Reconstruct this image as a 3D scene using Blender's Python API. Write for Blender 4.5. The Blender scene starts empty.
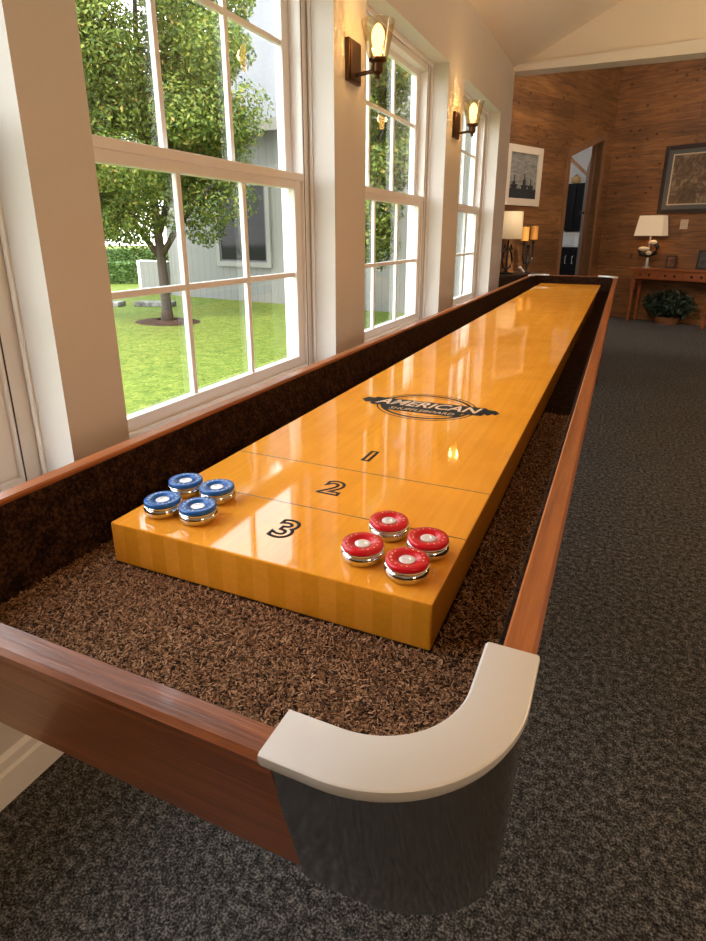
import bpy, bmesh, math, random
from mathutils import Vector, Matrix
import numpy as np
PI = math.pi
random.seed(7)
rng = np.random.default_rng(11)
sc = bpy.context.scene
C = sc.collection
T = 0.78                      # height of the playfield above the floor

# ------------------------------------------------------------------ camera
cam_d = bpy.data.cameras.new('camera')
cam = bpy.data.objects.new('camera', cam_d)
C.objects.link(cam)
FPX, PX, PY = 581.34, 356.24, 423.16
cam_d.sensor_fit = 'HORIZONTAL'
cam_d.sensor_width = 36.0
cam_d.lens = 36.0 * FPX / 706.0
cam_d.shift_x = (353.0 - PX) / 706.0
cam_d.shift_y = (PY - 470.5) / 706.0
cam_d.clip_start = 0.02
cam_d.clip_end = 300
pitch, yaw, roll = -0.3139, 0.4160, -0.0030
cy_, sy_ = math.cos(yaw), math.sin(yaw)
cp_, sp_ = math.cos(pitch), math.sin(pitch)
cr_, sr_ = math.cos(roll), math.sin(roll)
Rz = Matrix(((cy_, -sy_, 0), (sy_, cy_, 0), (0, 0, 1)))
Rx = Matrix(((1, 0, 0), (0, cp_, -sp_), (0, sp_, cp_)))
Ry = Matrix(((cr_, 0, sr_), (0, 1, 0), (-sr_, 0, cr_)))
Rm = Rz @ Rx @ Ry             # columns: right, forward, up
right, fwd, up = Rm.col[0], Rm.col[1], Rm.col[2]
cam.matrix_world = Matrix(((right[0], up[0], -fwd[0], 0.6627), (right[1], up[1], -fwd[1], -0.5756),
                           (right[2], up[2], -fwd[2], 0.4173 + T), (0, 0, 0, 1)))
sc.camera = cam

# ------------------------------------------------------------------ world, sun, area lights, exposure
SKY = 8.3
w = bpy.data.worlds.new('sky')
sc.world = w
w.use_nodes = True
nt = w.node_tree
for n in list(nt.nodes): nt.nodes.remove(n)
wo = nt.nodes.new('ShaderNodeOutputWorld'); bgn = nt.nodes.new('ShaderNodeBackground')
tc = nt.nodes.new('ShaderNodeTexCoord'); sep = nt.nodes.new('ShaderNodeSeparateXYZ'); rmp = nt.nodes.new('ShaderNodeValToRGB')
nt.links.new(tc.outputs['Generated'], sep.inputs[0]); nt.links.new(sep.outputs['Z'], rmp.inputs[0])
rmp.color_ramp.elements[0].position = 0.0; rmp.color_ramp.elements[0].color = (1.0, 0.98, 0.95, 1)
rmp.color_ramp.elements[1].position = 0.8; rmp.color_ramp.elements[1].color = (0.80, 0.88, 1.0, 1)
nt.links.new(rmp.outputs[0], bgn.inputs['Color']); bgn.inputs['Strength'].default_value = SKY
nt.links.new(bgn.outputs[0], wo.inputs[0])

def light(name, kind, loc, energy, color, rot=(0, 0, 0), **kw):
    d = bpy.data.lights.new(name, kind); d.energy = energy; d.color = color
    for k, v in kw.items(): setattr(d, k, v)
    o = bpy.data.objects.new(name, d); o.location = loc; o.rotation_euler = rot; C.objects.link(o)
    return o
sun = light('sun', 'SUN', (0, -10, 20), 7.5, (1.0, 0.93, 0.8), angle=math.radians(6))
sun.rotation_euler = Vector((-0.30, 0.55, -0.78)).to_track_quat('-Z', 'Y').to_euler()
WARM = (1.0, 0.68, 0.42)
light('room_fill_light', 'POINT', (2.6, -1.4, T + 1.0), 72, WARM, shadow_soft_size=0.30)  # unseen warm fill added to brighten the room, no fitting behind it
light('room_fill_light', 'POINT', (3.0, 2.4, T + 0.8), 50, WARM, shadow_soft_size=0.30)  # second added warm fill, also unseen, farther down the room
al = light('alcove_fill_light', 'AREA', (0.5, 5.95, T + 1.3), 25, (1.0, 0.72, 0.46), shape='DISK', size=0.5)  # added fill out of view, brightens the board walls
al.rotation_euler = Vector((0.22, 0.95, 0.10)).to_track_quat('-Z', 'Y').to_euler()
light('ceiling_fill_light', 'AREA', (2.3, 3.4, T + 0.9), 30, WARM, (PI, 0, 0), shape='DISK', size=0.4)  # upward fill added to brighten the vaulted ceiling, no lamp stands here
light('kitchen_fill_light', 'AREA', (-0.75, 10.6, T + 2.3), 11, (0.85, 0.93, 1.0), (0, 0, 0), shape='RECTANGLE', size=0.6, size_y=0.6)  # unseen cool fill, added to light the room behind the door
sc.view_settings.view_transform = 'Standard'
sc.view_settings.look = 'None'
sc.view_settings.gamma = 1.0
sc.view_settings.use_curve_mapping = False
sc.view_settings.exposure = 0.0

# ------------------------------------------------------------------ helpers
def tag(o, label=None, cat=None, group=None, kind=None):
    if label: o['label'] = label
    if cat: o['category'] = cat
    if group: o['group'] = group
    if kind: o['kind'] = kind
    return o
def empty(name, loc=(0, 0, 0), rz=0.0):
    o = bpy.data.objects.new(name, None); o.empty_display_size = 0.1
    o.location = loc; o.rotation_euler = (0, 0, rz); C.objects.link(o)
    return o
def thing(name, label, cat, loc=(0, 0, 0), rz=0.0, group=None):
    return tag(empty(name, loc, rz), label, cat, group)
def obj(name, bm, mat, parent=None, smooth=False, angle=None):
    """link bm (coordinates local to the parent) as ONE mesh object"""
    me = bpy.data.meshes.new(name)
    bmesh.ops.recalc_face_normals(bm, faces=bm.faces[:])
    bm.to_mesh(me); bm.free()
    for m in (mat if isinstance(mat, (list, tuple)) else [mat]): me.materials.append(m)
    o = bpy.data.objects.new(name, me); C.objects.link(o)
    if parent: o.parent = parent
    if smooth:
        for p in me.polygons: p.use_smooth = True
        if angle: me.set_sharp_from_angle(angle=math.radians(angle))
    return o
def structure(name, bm, mat, parent=None, **k):
    o = obj(name, bm, mat, parent, **k)
    if not parent: o['kind'] = 'structure'
    return o
def box(bm, x0, x1, y0, y1, z0, z1, bev=0.0, mi=0):
    r = bmesh.ops.create_cube(bm, size=1.0)
    vs = r['verts']
    for v in vs:
        v.co = Vector(((x0 + x1) / 2 + v.co.x * (x1 - x0), (y0 + y1) / 2 + v.co.y * (y1 - y0), (z0 + z1) / 2 + v.co.z * (z1 - z0)))
    fs = set(f for v in vs for f in v.link_faces)
    for f in fs: f.material_index = mi
    if bev > 0:
        es = list(set(e for v in vs for e in v.link_edges))
        bmesh.ops.bevel(bm, geom=es, offset=bev, segments=2, profile=0.6, affect='EDGES')
    return bm
def B(*a, **k):
    return box(bmesh.new(), *a, **k)
def prism(bm, pts, d, mi=0):
    """extrude polygon pts (3-D points) by vector d"""
    d = Vector(d)
    a = [bm.verts.new(p) for p in pts]; b = [bm.verts.new(Vector(p) + d) for p in pts]
    n = len(pts); fs = [bm.faces.new(a), bm.faces.new(b[::-1])]
    for i in range(n): fs.append(bm.faces.new((a[i], b[i], b[(i + 1) % n], a[(i + 1) % n])))
    for f in fs: f.material_index = mi
    return bm
def lathe(bm, prof, seg=32, c=(0, 0, 0), mi=0, sx=1, sy=1):
    """prof: (radius, z) list, revolved about z through c"""
    rings = []
    for r, z in prof:
        if r < 1e-6: rings.append([bm.verts.new((c[0], c[1], c[2] + z))])
        else: rings.append([bm.verts.new((c[0] + sx * r * math.cos(2 * PI * i / seg), c[1] + sy * r * math.sin(2 * PI * i / seg), c[2] + z)) for i in range(seg)])
    for a, b in zip(rings, rings[1:]):
        for i in range(seg):
            j = (i + 1) % seg
            if len(a) == 1 and len(b) == 1: continue
            if len(a) == 1: f = bm.faces.new((a[0], b[i], b[j]))
            elif len(b) == 1: f = bm.faces.new((a[i], b[0], a[j]))
            else: f = bm.faces.new((a[i], b[i], b[j], a[j]))
            f.material_index = mi
    return bm
def tube(bm, pts, r, seg=10, mi=0, cap=True):
    pts = [Vector(p) for p in pts]
    rs = r if isinstance(r, (list, tuple)) else [r] * len(pts)
    rings = []; up0 = Vector((0.13, 0.07, 1.0))
    for i, p in enumerate(pts):
        t = (pts[min(i + 1, len(pts) - 1)] - pts[max(i - 1, 0)]).normalized()
        a = t.cross(up0)
        if a.length < 1e-3: a = t.cross(Vector((1, 0.2, 0)))
        a.normalize(); b = t.cross(a).normalized()
        rings.append([bm.verts.new(p + rs[i] * (a * math.cos(2 * PI * k / seg) + b * math.sin(2 * PI * k / seg))) for k in range(seg)])
    for A_, B_ in zip(rings, rings[1:]):
        for k in range(seg):
            f = bm.faces.new((A_[k], A_[(k + 1) % seg], B_[(k + 1) % seg], B_[k])); f.material_index = mi
    if cap:
        bm.faces.new(rings[0][::-1]).material_index = mi; bm.faces.new(rings[-1]).material_index = mi
    return bm
def sweep(bm, path, prof, closed=False, capends=True, mi=0):
    """path: list of (point2d, outward normal2d); prof: closed polygon of (offset outward, z)"""
    rings = []
    for (p, n) in path:
        rings.append([bm.verts.new((p[0] + n[0] * o, p[1] + n[1] * o, z)) for o, z in prof])
    m = len(prof); N = len(rings)
    for i in range(N if closed else N - 1):
        a, b = rings[i], rings[(i + 1) % N]
        for k in range(m): bm.faces.new((a[k], a[(k + 1) % m], b[(k + 1) % m], b[k])).material_index = mi
    if capends and not closed:
        bm.faces.new(rings[0]); bm.faces.new(rings[-1][::-1])
    return bm
def text_bm(s, size, offset=0.0, shear=0.0, depth=0.0002, ring=None, align='CENTER'):
    """letters as a flat mesh in the xy plane"""
    cu = bpy.data.curves.new('letters', 'FONT'); cu.body = s; cu.size = size; cu.align_x = align; cu.align_y = 'CENTER'
    cu.offset = offset; cu.shear = shear; cu.resolution_u = 4
    if ring:
        cu.fill_mode = 'NONE'; cu.bevel_depth = ring; cu.bevel_resolution = 1
    else: cu.extrude = depth
    o = bpy.data.objects.new('letters', cu); C.objects.link(o)
    dg = bpy.context.evaluated_depsgraph_get(); dg.update()
    me = bpy.data.meshes.new_from_object(o.evaluated_get(dg))
    bm = bmesh.new(); bm.from_mesh(me)
    bpy.data.objects.remove(o); bpy.data.meshes.remove(me); bpy.data.curves.remove(cu)
    if ring:
        for v in bm.verts: v.co.z *= 0.2
    return bm
def move(bm, d, s=(1, 1, 1), rz=0.0):
    bmesh.ops.scale(bm, vec=s, verts=bm.verts[:])
    if rz: bmesh.ops.rotate(bm, cent=(0, 0, 0), matrix=Matrix.Rotation(rz, 3, 'Z'), verts=bm.verts[:])
    bmesh.ops.translate(bm, vec=d, verts=bm.verts[:])
    return bm
def dup(root, loc=None, rz=None):
    r = root.copy(); C.objects.link(r)
    if loc is not None: r.location = loc
    if rz is not None: r.rotation_euler = (0, 0, rz)
    for ch in list(root.children):
        c = ch.copy(); C.objects.link(c); c.parent = r
        for g in list(ch.children):
            d = g.copy(); C.objects.link(d); d.parent = c
    return r
def leaves(n, fn, size, seed, fold=0.25):
    """n folded leaf quads; fn(rng, n) -> (points, preferred normals)"""
    r = np.random.default_rng(seed); p, nn = fn(r, n)
    un = lambda v: v / (np.linalg.norm(v, axis=1, keepdims=True) + 1e-9)
    nn = un(nn + r.normal(0, 0.55, (n, 3))); a = un(np.cross(nn, r.normal(0, 1, (n, 3)))); b = np.cross(nn, a)
    s = size * r.uniform(0.65, 1.3, (n, 1))
    v = np.stack((p - a * s, p + b * s * .5 - a * s * .1 + nn * s * fold, p + a * s, p - b * s * .5 - a * s * .1 + nn * s * fold), 1).reshape(-1, 3)
    k = np.arange(n)[:, None] * 4
    f = np.concatenate((k + np.array([[0, 1, 2]]), k + np.array([[0, 2, 3]])), 1).reshape(-1, 3)
    return v.tolist(), f.tolist()
def unit(r, n):
    v = r.normal(0, 1, (n, 3)); return v / np.linalg.norm(v, axis=1, keepdims=True)
def obj_py(name, vs, fs, mat, parent=None):
    me = bpy.data.meshes.new(name); me.from_pydata(vs, [], fs); me.update(); me.materials.append(mat)
    o = bpy.data.objects.new(name, me); C.objects.link(o)
    if parent: o.parent = parent
    return o

# ------------------------------------------------------------------ materials
def mat(name, col=(0.8, 0.8, 0.8), rough=0.5, metal=0.0, coat=0.0, spec=0.5, emit=None, es=0.0):
    m = bpy.data.materials.new(name); m.use_nodes = True
    b = m.node_tree.nodes['Principled BSDF']
    b.inputs['Base Color'].default_value = (*col, 1); b.inputs['Roughness'].default_value = rough
    b.inputs['Metallic'].default_value = metal; b.inputs['Coat Weight'].default_value = coat
    b.inputs['Coat Roughness'].default_value = 0.06
    b.inputs['Specular IOR Level'].default_value = spec
    if emit: b.inputs['Emission Color'].default_value = (*emit, 1); b.inputs['Emission Strength'].default_value = es
    return m
class N:
    """small node-graph helper"""
    def __init__(s, m): s.t = m.node_tree; s.b = s.t.nodes['Principled BSDF']
    def n(s, typ, **k):
        nd = s.t.nodes.new(typ)
        for a, v in k.items():
            if a.startswith('_'): setattr(nd, a[1:], v)
            else: nd.inputs[a.replace('_', ' ')].default_value = v
        return nd
    def l(s, a, b): s.t.links.new(a, b)
    def coord(s, scale=(1, 1, 1), rot=(0, 0, 0), kind='Object'):
        tcn = s.t.nodes.new('ShaderNodeTexCoord'); mp = s.t.nodes.new('ShaderNodeMapping')
        mp.inputs['Scale'].default_value = scale; mp.inputs['Rotation'].default_value = rot
        s.l(tcn.outputs[kind], mp.inputs[0]); return mp.outputs[0]
    def noise(s, vec, scale=5, detail=4, rough=0.55, dist=0.0):
        nd = s.n('ShaderNodeTexNoise', Scale=scale, Detail=detail, Roughness=rough, Distortion=dist); s.l(vec, nd.inputs['Vector']); return nd.outputs['Fac']
    def ramp(s, fac, stops):
        r = s.t.nodes.new('ShaderNodeValToRGB'); e = r.color_ramp.elements
        while len(e) < len(stops): e.new(0.5)
        for el, (p, c) in zip(e, stops): el.position = p; el.color = (*c, 1)
        s.l(fac, r.inputs[0]); return r.outputs[0]
    def mix(s, f, a, b, mode='MIX'):
        m = s.t.nodes.new('ShaderNodeMix'); m.data_type = 'RGBA'; m.blend_type = mode
        for v, i in ((f, 0), (a, 6), (b, 7)):
            if hasattr(v, 'links'): s.l(v, m.inputs[i])
            else: m.inputs[i].default_value = v if i == 0 else (*v, 1)
        return m.outputs[2]
    def bump(s, h, strength=0.3, dist=0.01):
        bn = s.n('ShaderNodeBump', Strength=strength, Distance=dist); s.l(h, bn.inputs['Height']); s.l(bn.outputs[0], s.b.inputs['Normal'])
    def col(s, o): s.l(o, s.b.inputs['Base Color'])

def wood(name, dark, mid, lite, axis='y', scale=1.0, rough=0.3, coat=0.3, bump=0.05):
    m = mat(name, mid, rough, coat=coat); g = N(m)
    st = {'x': (1.2, 22, 22), 'y': (22, 1.2, 22), 'z': (22, 22, 1.2)}[axis]
    v = g.coord(tuple(a * scale for a in st))
    a = g.noise(v, 1.6, 5, 0.6, 0.6); f = g.noise(v, 9, 3, 0.6)
    c = g.ramp(a, [(0.25, dark), (0.5, mid), (0.78, lite)])
    c2 = g.ramp(f, [(0.3, tuple(x * 0.72 for x in mid)), (0.7, lite)])
    g.col(g.mix(0.3, c, c2)); g.bump(f, bump, 0.002)
    return m
def paint(name, col, rough=0.6):
    m = mat(name, col, rough, spec=0.3); g = N(m)
    v = g.coord((1, 1, 1)); a = g.noise(v, 2.2, 3); f = g.noise(v, 160, 2)
    g.col(g.ramp(a, [(0.3, tuple(x * 0.97 for x in col)), (0.7, col)])); g.bump(f, 0.04, 0.002)
    return m
def glass(name, tint=(1, 1, 1), refl=0.09):
    m = bpy.data.materials.new(name); m.use_nodes = True; t = m.node_tree
    for n in list(t.nodes): t.nodes.remove(n)
    o = t.nodes.new('ShaderNodeOutputMaterial'); mx = t.nodes.new('ShaderNodeMixShader')
    tr = t.nodes.new('ShaderNodeBsdfTransparent'); gl = t.nodes.new('ShaderNodeBsdfGlossy'); lw_ = t.nodes.new('ShaderNodeLayerWeight')
    pw_ = t.nodes.new('ShaderNodeMath'); pw_.operation = 'POWER'; pw_.inputs[1].default_value = 5.0; t.links.new(lw_.outputs['Facing'], pw_.inputs[0])
    fr = t.nodes.new('ShaderNodeMath'); fr.operation = 'MULTIPLY_ADD'; fr.inputs[1].default_value = 0.6; fr.inputs[2].default_value = refl; t.links.new(pw_.outputs[0], fr.inputs[0])
    tr.inputs[0].default_value = (*tint, 1); gl.inputs['Roughness'].default_value = 0.01
    t.links.new(fr.outputs[0], mx.inputs[0]); t.links.new(tr.outputs[0], mx.inputs[1]); t.links.new(gl.outputs[0], mx.inputs[2]); t.links.new(mx.outputs[0], o.inputs[0])
    return m
def pile(name, cols, scale=140, bump=0.6, rough=0.95):
    m = mat(name, cols[1], rough, spec=0.1); g = N(m)
    v = g.coord((1, 1, 1)); a = g.noise(v, scale, 3, 0.7); b = g.noise(v, scale * 0.28, 2, 0.5); c = g.noise(v, 1.3, 3, 0.6)
    ad = g.n('ShaderNodeMath', _operation='MULTIPLY_ADD'); g.l(b, ad.inputs[0]); ad.inputs[1].default_value = 0.45; g.l(a, ad.inputs[2])
    col = g.ramp(ad.outputs[0], [(0.55, cols[0]), (0.72, cols[1]), (0.92, cols[2])])
    g.col(g.mix(0.35, col, g.ramp(c, [(0.3, (0.55, 0.55, 0.55)), (0.7, (1, 1, 1))]), 'MULTIPLY')); g.bump(a, bump, 0.006)
    return m
def island(name, stops, rough=0.6, trans=0.0, spec=0.3):
    m = mat(name, stops[1][1], rough, spec=spec); g = N(m)
    geo = g.t.nodes.new('ShaderNodeNewGeometry')
    c = g.ramp(geo.outputs['Random Per Island'], stops); g.col(c)
    if trans:
        o = g.t.nodes['Material Output']; tl = g.t.nodes.new('ShaderNodeBsdfTranslucent'); mx = g.t.nodes.new('ShaderNodeMixShader')
        g.l(c, tl.inputs[0]); mx.inputs[0].default_value = trans; g.l(g.b.outputs[0], mx.inputs[1]); g.l(tl.outputs[0], mx.inputs[2]); g.l(mx.outputs[0], o.inputs[0])
    return m

M = {}
M['wall'] = paint('wall_paint', (0.69, 0.65, 0.60))
M['ceil'] = paint('ceiling_paint', (0.86, 0.80, 0.70))
M['trimw'] = paint('white_trim_paint', (0.86, 0.84, 0.80), 0.4)
M['vinyl'] = paint('white_vinyl', (0.86, 0.84, 0.81), 0.35)
M['gasket'] = mat('dark_gasket', (0.03, 0.03, 0.035), 0.6)
M['pane'] = glass('window_glass', (0.97, 0.98, 0.97), 0.03)
M['carpet'] = pile('charcoal_carpet', ((0.010, 0.0095, 0.009), (0.069, 0.067, 0.063), (0.35, 0.335, 0.31)), 210, 1.0)
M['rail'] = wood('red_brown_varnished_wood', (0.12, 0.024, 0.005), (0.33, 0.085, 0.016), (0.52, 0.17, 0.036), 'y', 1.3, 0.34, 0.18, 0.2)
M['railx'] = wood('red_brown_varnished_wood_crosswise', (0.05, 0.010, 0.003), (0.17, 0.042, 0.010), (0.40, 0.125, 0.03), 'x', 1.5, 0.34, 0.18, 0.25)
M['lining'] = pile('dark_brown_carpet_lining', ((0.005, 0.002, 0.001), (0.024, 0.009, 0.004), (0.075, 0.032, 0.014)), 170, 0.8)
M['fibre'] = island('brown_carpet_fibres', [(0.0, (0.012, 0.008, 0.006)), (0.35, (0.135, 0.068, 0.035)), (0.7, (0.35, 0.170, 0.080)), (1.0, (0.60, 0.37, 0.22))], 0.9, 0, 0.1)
M['capm'] = mat('satin_cast_metal', (0.84, 0.84, 0.83), 0.40, 0.55)
g = N(M['capm']); v = g.coord((1, 1, 1)); g.bump(g.noise(v, 60, 3), 0.03, 0.002)
M['chrome'] = mat('polished_chrome', (0.62, 0.62, 0.63), 0.06, 1.0)
M['apronm'] = mat('dark_polished_steel', (0.36, 0.36, 0.37), 0.10, 1.0)
M['black'] = mat('black_ink', (0.010, 0.009, 0.008), 0.6, spec=0.2)
M['bronze'] = mat('dark_bronze', (0.10, 0.052, 0.025), 0.34, 0.85)
M['iron'] = mat('black_iron', (0.02, 0.017, 0.015), 0.45, 0.5)
M['red'] = mat('red_plastic', (0.60, 0.006, 0.014), 0.28, coat=0.25, spec=0.3)
M['blue'] = mat('blue_plastic', (0.016, 0.115, 0.42), 0.28, coat=0.3, spec=0.3)
M['gold'] = mat('pale_gold_letters', (0.80, 0.55, 0.35), 0.4)
M['ivory'] = mat('ivory_letters', (0.78, 0.75, 0.66), 0.4)
M['shade'] = mat('cream_lamp_shade', (0.80, 0.68, 0.50), 0.8, emit=(1.0, 0.70, 0.40), es=0.16)
M['shade2'] = mat('ivory_drum_shade', (0.50, 0.37, 0.22), 0.8)
M['bulb'] = mat('lit_bulb', (1, 0.8, 0.5), 0.3, emit=(1.0, 0.56, 0.17), es=7)
M['amber'] = mat('amber_wax', (0.62, 0.27, 0.05), 0.5)
M['sglass'] = glass('sconce_glass', (0.97, 0.92, 0.80), 0.10)

def playfield_mat():
    m = mat('golden_maple_strips', (0.6, 0.3, 0.08), 0.10, coat=0.75); g = N(m)
    g.b.inputs['Coat Roughness'].default_value = 0.045; g.b.inputs['Roughness'].default_value = 0.30
    g.b.inputs['Specular IOR Level'].default_value = 0.0
    tcn = g.t.nodes.new('ShaderNodeTexCoord'); sx = g.t.nodes.new('ShaderNodeSeparateXYZ'); cx = g.t.nodes.new('ShaderNodeCombineXYZ')
    g.l(tcn.outputs['Object'], sx.inputs[0]); g.l(sx.outputs['Y'], cx.inputs['X']); g.l(sx.outputs['X'], cx.inputs['Y'])
    br = g.n('ShaderNodeTexBrick', Scale=1.0, Mortar_Size=0.0004, Mortar_Smooth=0.6, Bias=0.0, Brick_Width=0.9, Row_Height=0.0254,
             Color1=(0.96, 0.385, 0.034, 1), Color2=(0.98, 0.415, 0.042, 1), Mortar=(0.88, 0.355, 0.022, 1))
    g.l(cx.outputs[0], br.inputs['Vector'])
    v = g.coord((40, 1.6, 40)); a = g.noise(v, 2.5, 5, 0.6, 0.8)
    v2 = g.coord((1, 1, 1)); b = g.noise(v2, 7, 3, 0.6, 0.5)
    c = g.mix(0.42, br.outputs['Color'], g.ramp(a, [(0.3, (0.78, 0.70, 0.56)), (0.7, (1, 1, 1))]), 'MULTIPLY')
    c = g.mix(0.35, c, g.ramp(b, [(0.35, (0.80, 0.70, 0.55)), (0.6, (1, 1, 1))]), 'MULTIPLY')
    g.col(c)
    return m
M['maple'] = playfield_mat()

def plank_mat(name, c1, c2, dirt):
    """horizontal boards: local x along the wall, z up"""
    m = mat(name, c1, 0.55); g = N(m)
    tcn = g.t.nodes.new('ShaderNodeTexCoord'); sx = g.t.nodes.new('ShaderNodeSeparateXYZ'); cx = g.t.nodes.new('ShaderNodeCombineXYZ')
    g.l(tcn.outputs['Object'], sx.inputs[0]); g.l(sx.outputs['X'], cx.inputs['X']); g.l(sx.outputs['Z'], cx.inputs['Y'])
    br = g.n('ShaderNodeTexBrick', Scale=1.0, Mortar_Size=0.003, Mortar_Smooth=0.8, Bias=0.0, Brick_Width=2.3, Row_Height=0.19,
             Color1=(*c1, 1), Color2=(*c2, 1), Mortar=(*dirt, 1))
    g.l(cx.outputs[0], br.inputs['Vector'])
    v = g.coord((1.5, 20, 14)); a = g.noise(v, 1.6, 6, 0.65, 1.2)
    c = g.mix(0.75, br.outputs['Color'], g.ramp(a, [(0.32, (0.28, 0.23, 0.19)), (0.62, (1.12, 1.04, 0.95))]), 'MULTIPLY')
    vo = g.n('ShaderNodeTexVoronoi', Scale=1.0); g.l(g.coord((6.5, 1.0, 9.0)), vo.inputs['Vector'])
    c = g.mix(1.0, c, g.ramp(vo.outputs['Distance'], [(0.07, (0.30, 0.20, 0.13)), (0.20, (1, 1, 1))]), 'MULTIPLY')
    b = g.noise(g.coord((1, 1, 1)), 0.9, 3); c = g.mix(0.55, c, g.ramp(b, [(0.38, (0.38, 0.36, 0.34)), (0.62, (1, 1, 1))]), 'MULTIPLY')
    g.col(c); g.bump(a, 0.25, 0.01)
    return m
M['plank'] = plank_mat('rough_sawn_brown_boards', (0.31, 0.140, 0.042), (0.195, 0.085, 0.026), (0.09, 0.036, 0.012))
M['kwall'] = paint('grey_paint', (0.62, 0.64, 0.65))
M['planko'] = wood('old_brown_door_boards', (0.06, 0.028, 0.012), (0.12, 0.055, 0.023), (0.18, 0.09, 0.042), 'z', 0.5, 0.6, 0.0)
M['jamb'] = wood('brown_door_casing', (0.10, 0.045, 0.018), (0.21, 0.095, 0.038), (0.30, 0.15, 0.065), 'z', 0.5, 0.5, 0.0)
M['console'] = wood('reddish_pine', (0.13, 0.03, 0.010), (0.27, 0.075, 0.022), (0.36, 0.12, 0.04), 'x', 0.5, 0.35, 0.2)
M['darkwood'] = wood('very_dark_wood', (0.010, 0.006, 0.005), (0.022, 0.013, 0.010), (0.04, 0.024, 0.017), 'x', 0.5, 0.35, 0.2)

def siding_mat(name, col, pitch_, vertical=True):
    m = mat(name, col, 0.6); g = N(m)
    tcn = g.t.nodes.new('ShaderNodeTexCoord'); sx = g.t.nodes.new('ShaderNodeSeparateXYZ'); g.l(tcn.outputs['Object'], sx.inputs[0])
    md = g.n('ShaderNodeMath', _operation='MULTIPLY'); g.l(sx.outputs['X' if vertical else 'Z'], md.inputs[0]); md.inputs[1].default_value = 1 / pitch_
    fr = g.n('ShaderNodeMath', _operation='FRACT'); g.l(md.outputs[0], fr.inputs[0])
    c = g.ramp(fr.outputs[0], [(0.0, tuple(x * 0.62 for x in col)), (0.07, tuple(x * 0.80 for x in col)), (0.12, col)])
    nz = g.noise(g.coord((1, 1, 1)), 3, 3); g.col(g.mix(0.25, c, g.ramp(nz, [(0.3, (0.8, 0.8, 0.8)), (0.7, (1, 1, 1))]), 'MULTIPLY')); g.bump(fr.outputs[0], 0.2, 0.02)
    return m
M['siding'] = siding_mat('white_board_siding', (0.1188, 0.1202, 0.1066), 0.2)
M['shingle'] = siding_mat('pale_grey_shingles', (0.0828, 0.0842, 0.0878), 0.14, False)
M['lawn'] = pile('mown_grass', ((0.0389, 0.0662, 0.0078), (0.0894, 0.1215, 0.0165), (0.1652, 0.1750, 0.0350)), 26, 0.5)
M['leaf'] = island('green_tree_leaves', [(0.0, (0.0304, 0.0600, 0.0080)), (0.4, (0.0880, 0.1360, 0.0192)), (0.92, (0.2000, 0.2320, 0.0360)), (1.0, (0.3040, 0.2160, 0.0560))], 0.45, 0.35)
M['hedge'] = island('hedge_leaves', [(0.0, (0.0320, 0.0680, 0.0120)), (0.5, (0.0640, 0.1200, 0.0240)), (1.0, (0.1120, 0.1760, 0.0400))], 0.5, 0.2)
M['house_leaf'] = island('dark_houseplant_leaves', [(0.0, (0.006, 0.016, 0.010)), (0.6, (0.015, 0.035, 0.02)), (1.0, (0.11, 0.15, 0.10))], 0.4)
M['bark'] = wood('grey_brown_bark', (0.02, 0.015, 0.011), (0.055, 0.040, 0.030), (0.10, 0.076, 0.057), 'z', 0.4, 0.9, 0.0, 0.6)
M['mulch'] = pile('brown_mulch', ((0.0108, 0.0065, 0.0043), (0.0288, 0.0158, 0.0101), (0.0648, 0.0396, 0.0288)), 30)
M['stone'] = pile('pale_stone', ((0.0864, 0.0792, 0.0720), (0.1728, 0.1656, 0.1512), (0.2592, 0.2520, 0.2376)), 12)

# ------------------------------------------------------------------ room shell
FL, HD, CR = 0.0, T + 1.40, T + 1.83
XW, XO = -0.44, -0.66
OPEN = [(-0.97, 0.306), (0.478, 1.698), (2.015, 3.284), (3.672, 4.909)]     # window openings along the left wall
SILL = T - 0.155
YE = 5.414
bm = bmesh.new()
box(bm, XO, XW, -4.2, YE, FL, SILL); box(bm, XO, XW, -4.2, YE, HD, CR + 0.08)
ed = [-4.2] + [y for o in OPEN for y in o] + [YE]
for i in range(0, len(ed), 2): box(bm, XO, XW, ed[i], ed[i + 1], SILL, HD)
structure('wall_left', bm, M['wall'])
SL = 0.50                                                        # vaulted ceiling slope
RX = 2.9
def zc(x): return CR + SL * (x - XW) if x < RX else CR + SL * (RX - XW) - SL * (x - RX)
bm = bmesh.new()
prism(bm, [(XW, -4.2, zc(XW)), (RX, -4.2, zc(RX)), (RX, -4.2, zc(RX) + 0.1), (XW, -4.2, zc(XW) + 0.1)], (0, YE + 4.2 + 0.1, 0))
prism(bm, [(RX, -4.2, zc(RX)), (6.2, -4.2, zc(6.2)), (6.2, -4.2, zc(6.2) + 0.1), (RX, -4.2, zc(RX) + 0.1)], (0, YE + 4.2 + 0.1, 0))
structure('ceiling', bm, M['ceil'])
bm = bmesh.new()
prism(bm, [(XW, YE, T + 1.83), (6.2, YE, T + 1.83), (6.2, YE, zc(6.2) + .1), (RX, YE, zc(RX) + 0.1), (XW, YE, zc(XW) + 0.1)], (0, 0.12, 0))
structure('wall_gable', bm, M['ceil'])
bm = bmesh.new(); prism(bm, [(XW + 0.0, YE - 0.05, T + 1.795), (4.2, YE - 0.05, T + 1.795), (4.2, YE - 0.05, T + 1.98), (XW, YE - 0.05, T + 1.850)], (0, 0.19, 0))
structure('trim_1', bm, M['trimw'])
structure('wall_right', B(6.2, 6.3, -4.2, 12.0, FL, zc(6.2) + 0.2), M['wall'])
bm = bmesh.new(); prism(bm, [(XO, -4.2, FL), (6.3, -4.2, FL), (6.3, -4.2, zc(6.2) + .1), (RX, -4.2, zc(RX) + 0.1), (XO, -4.2, zc(XW) + 0.1)], (0, -0.1, 0))
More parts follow.
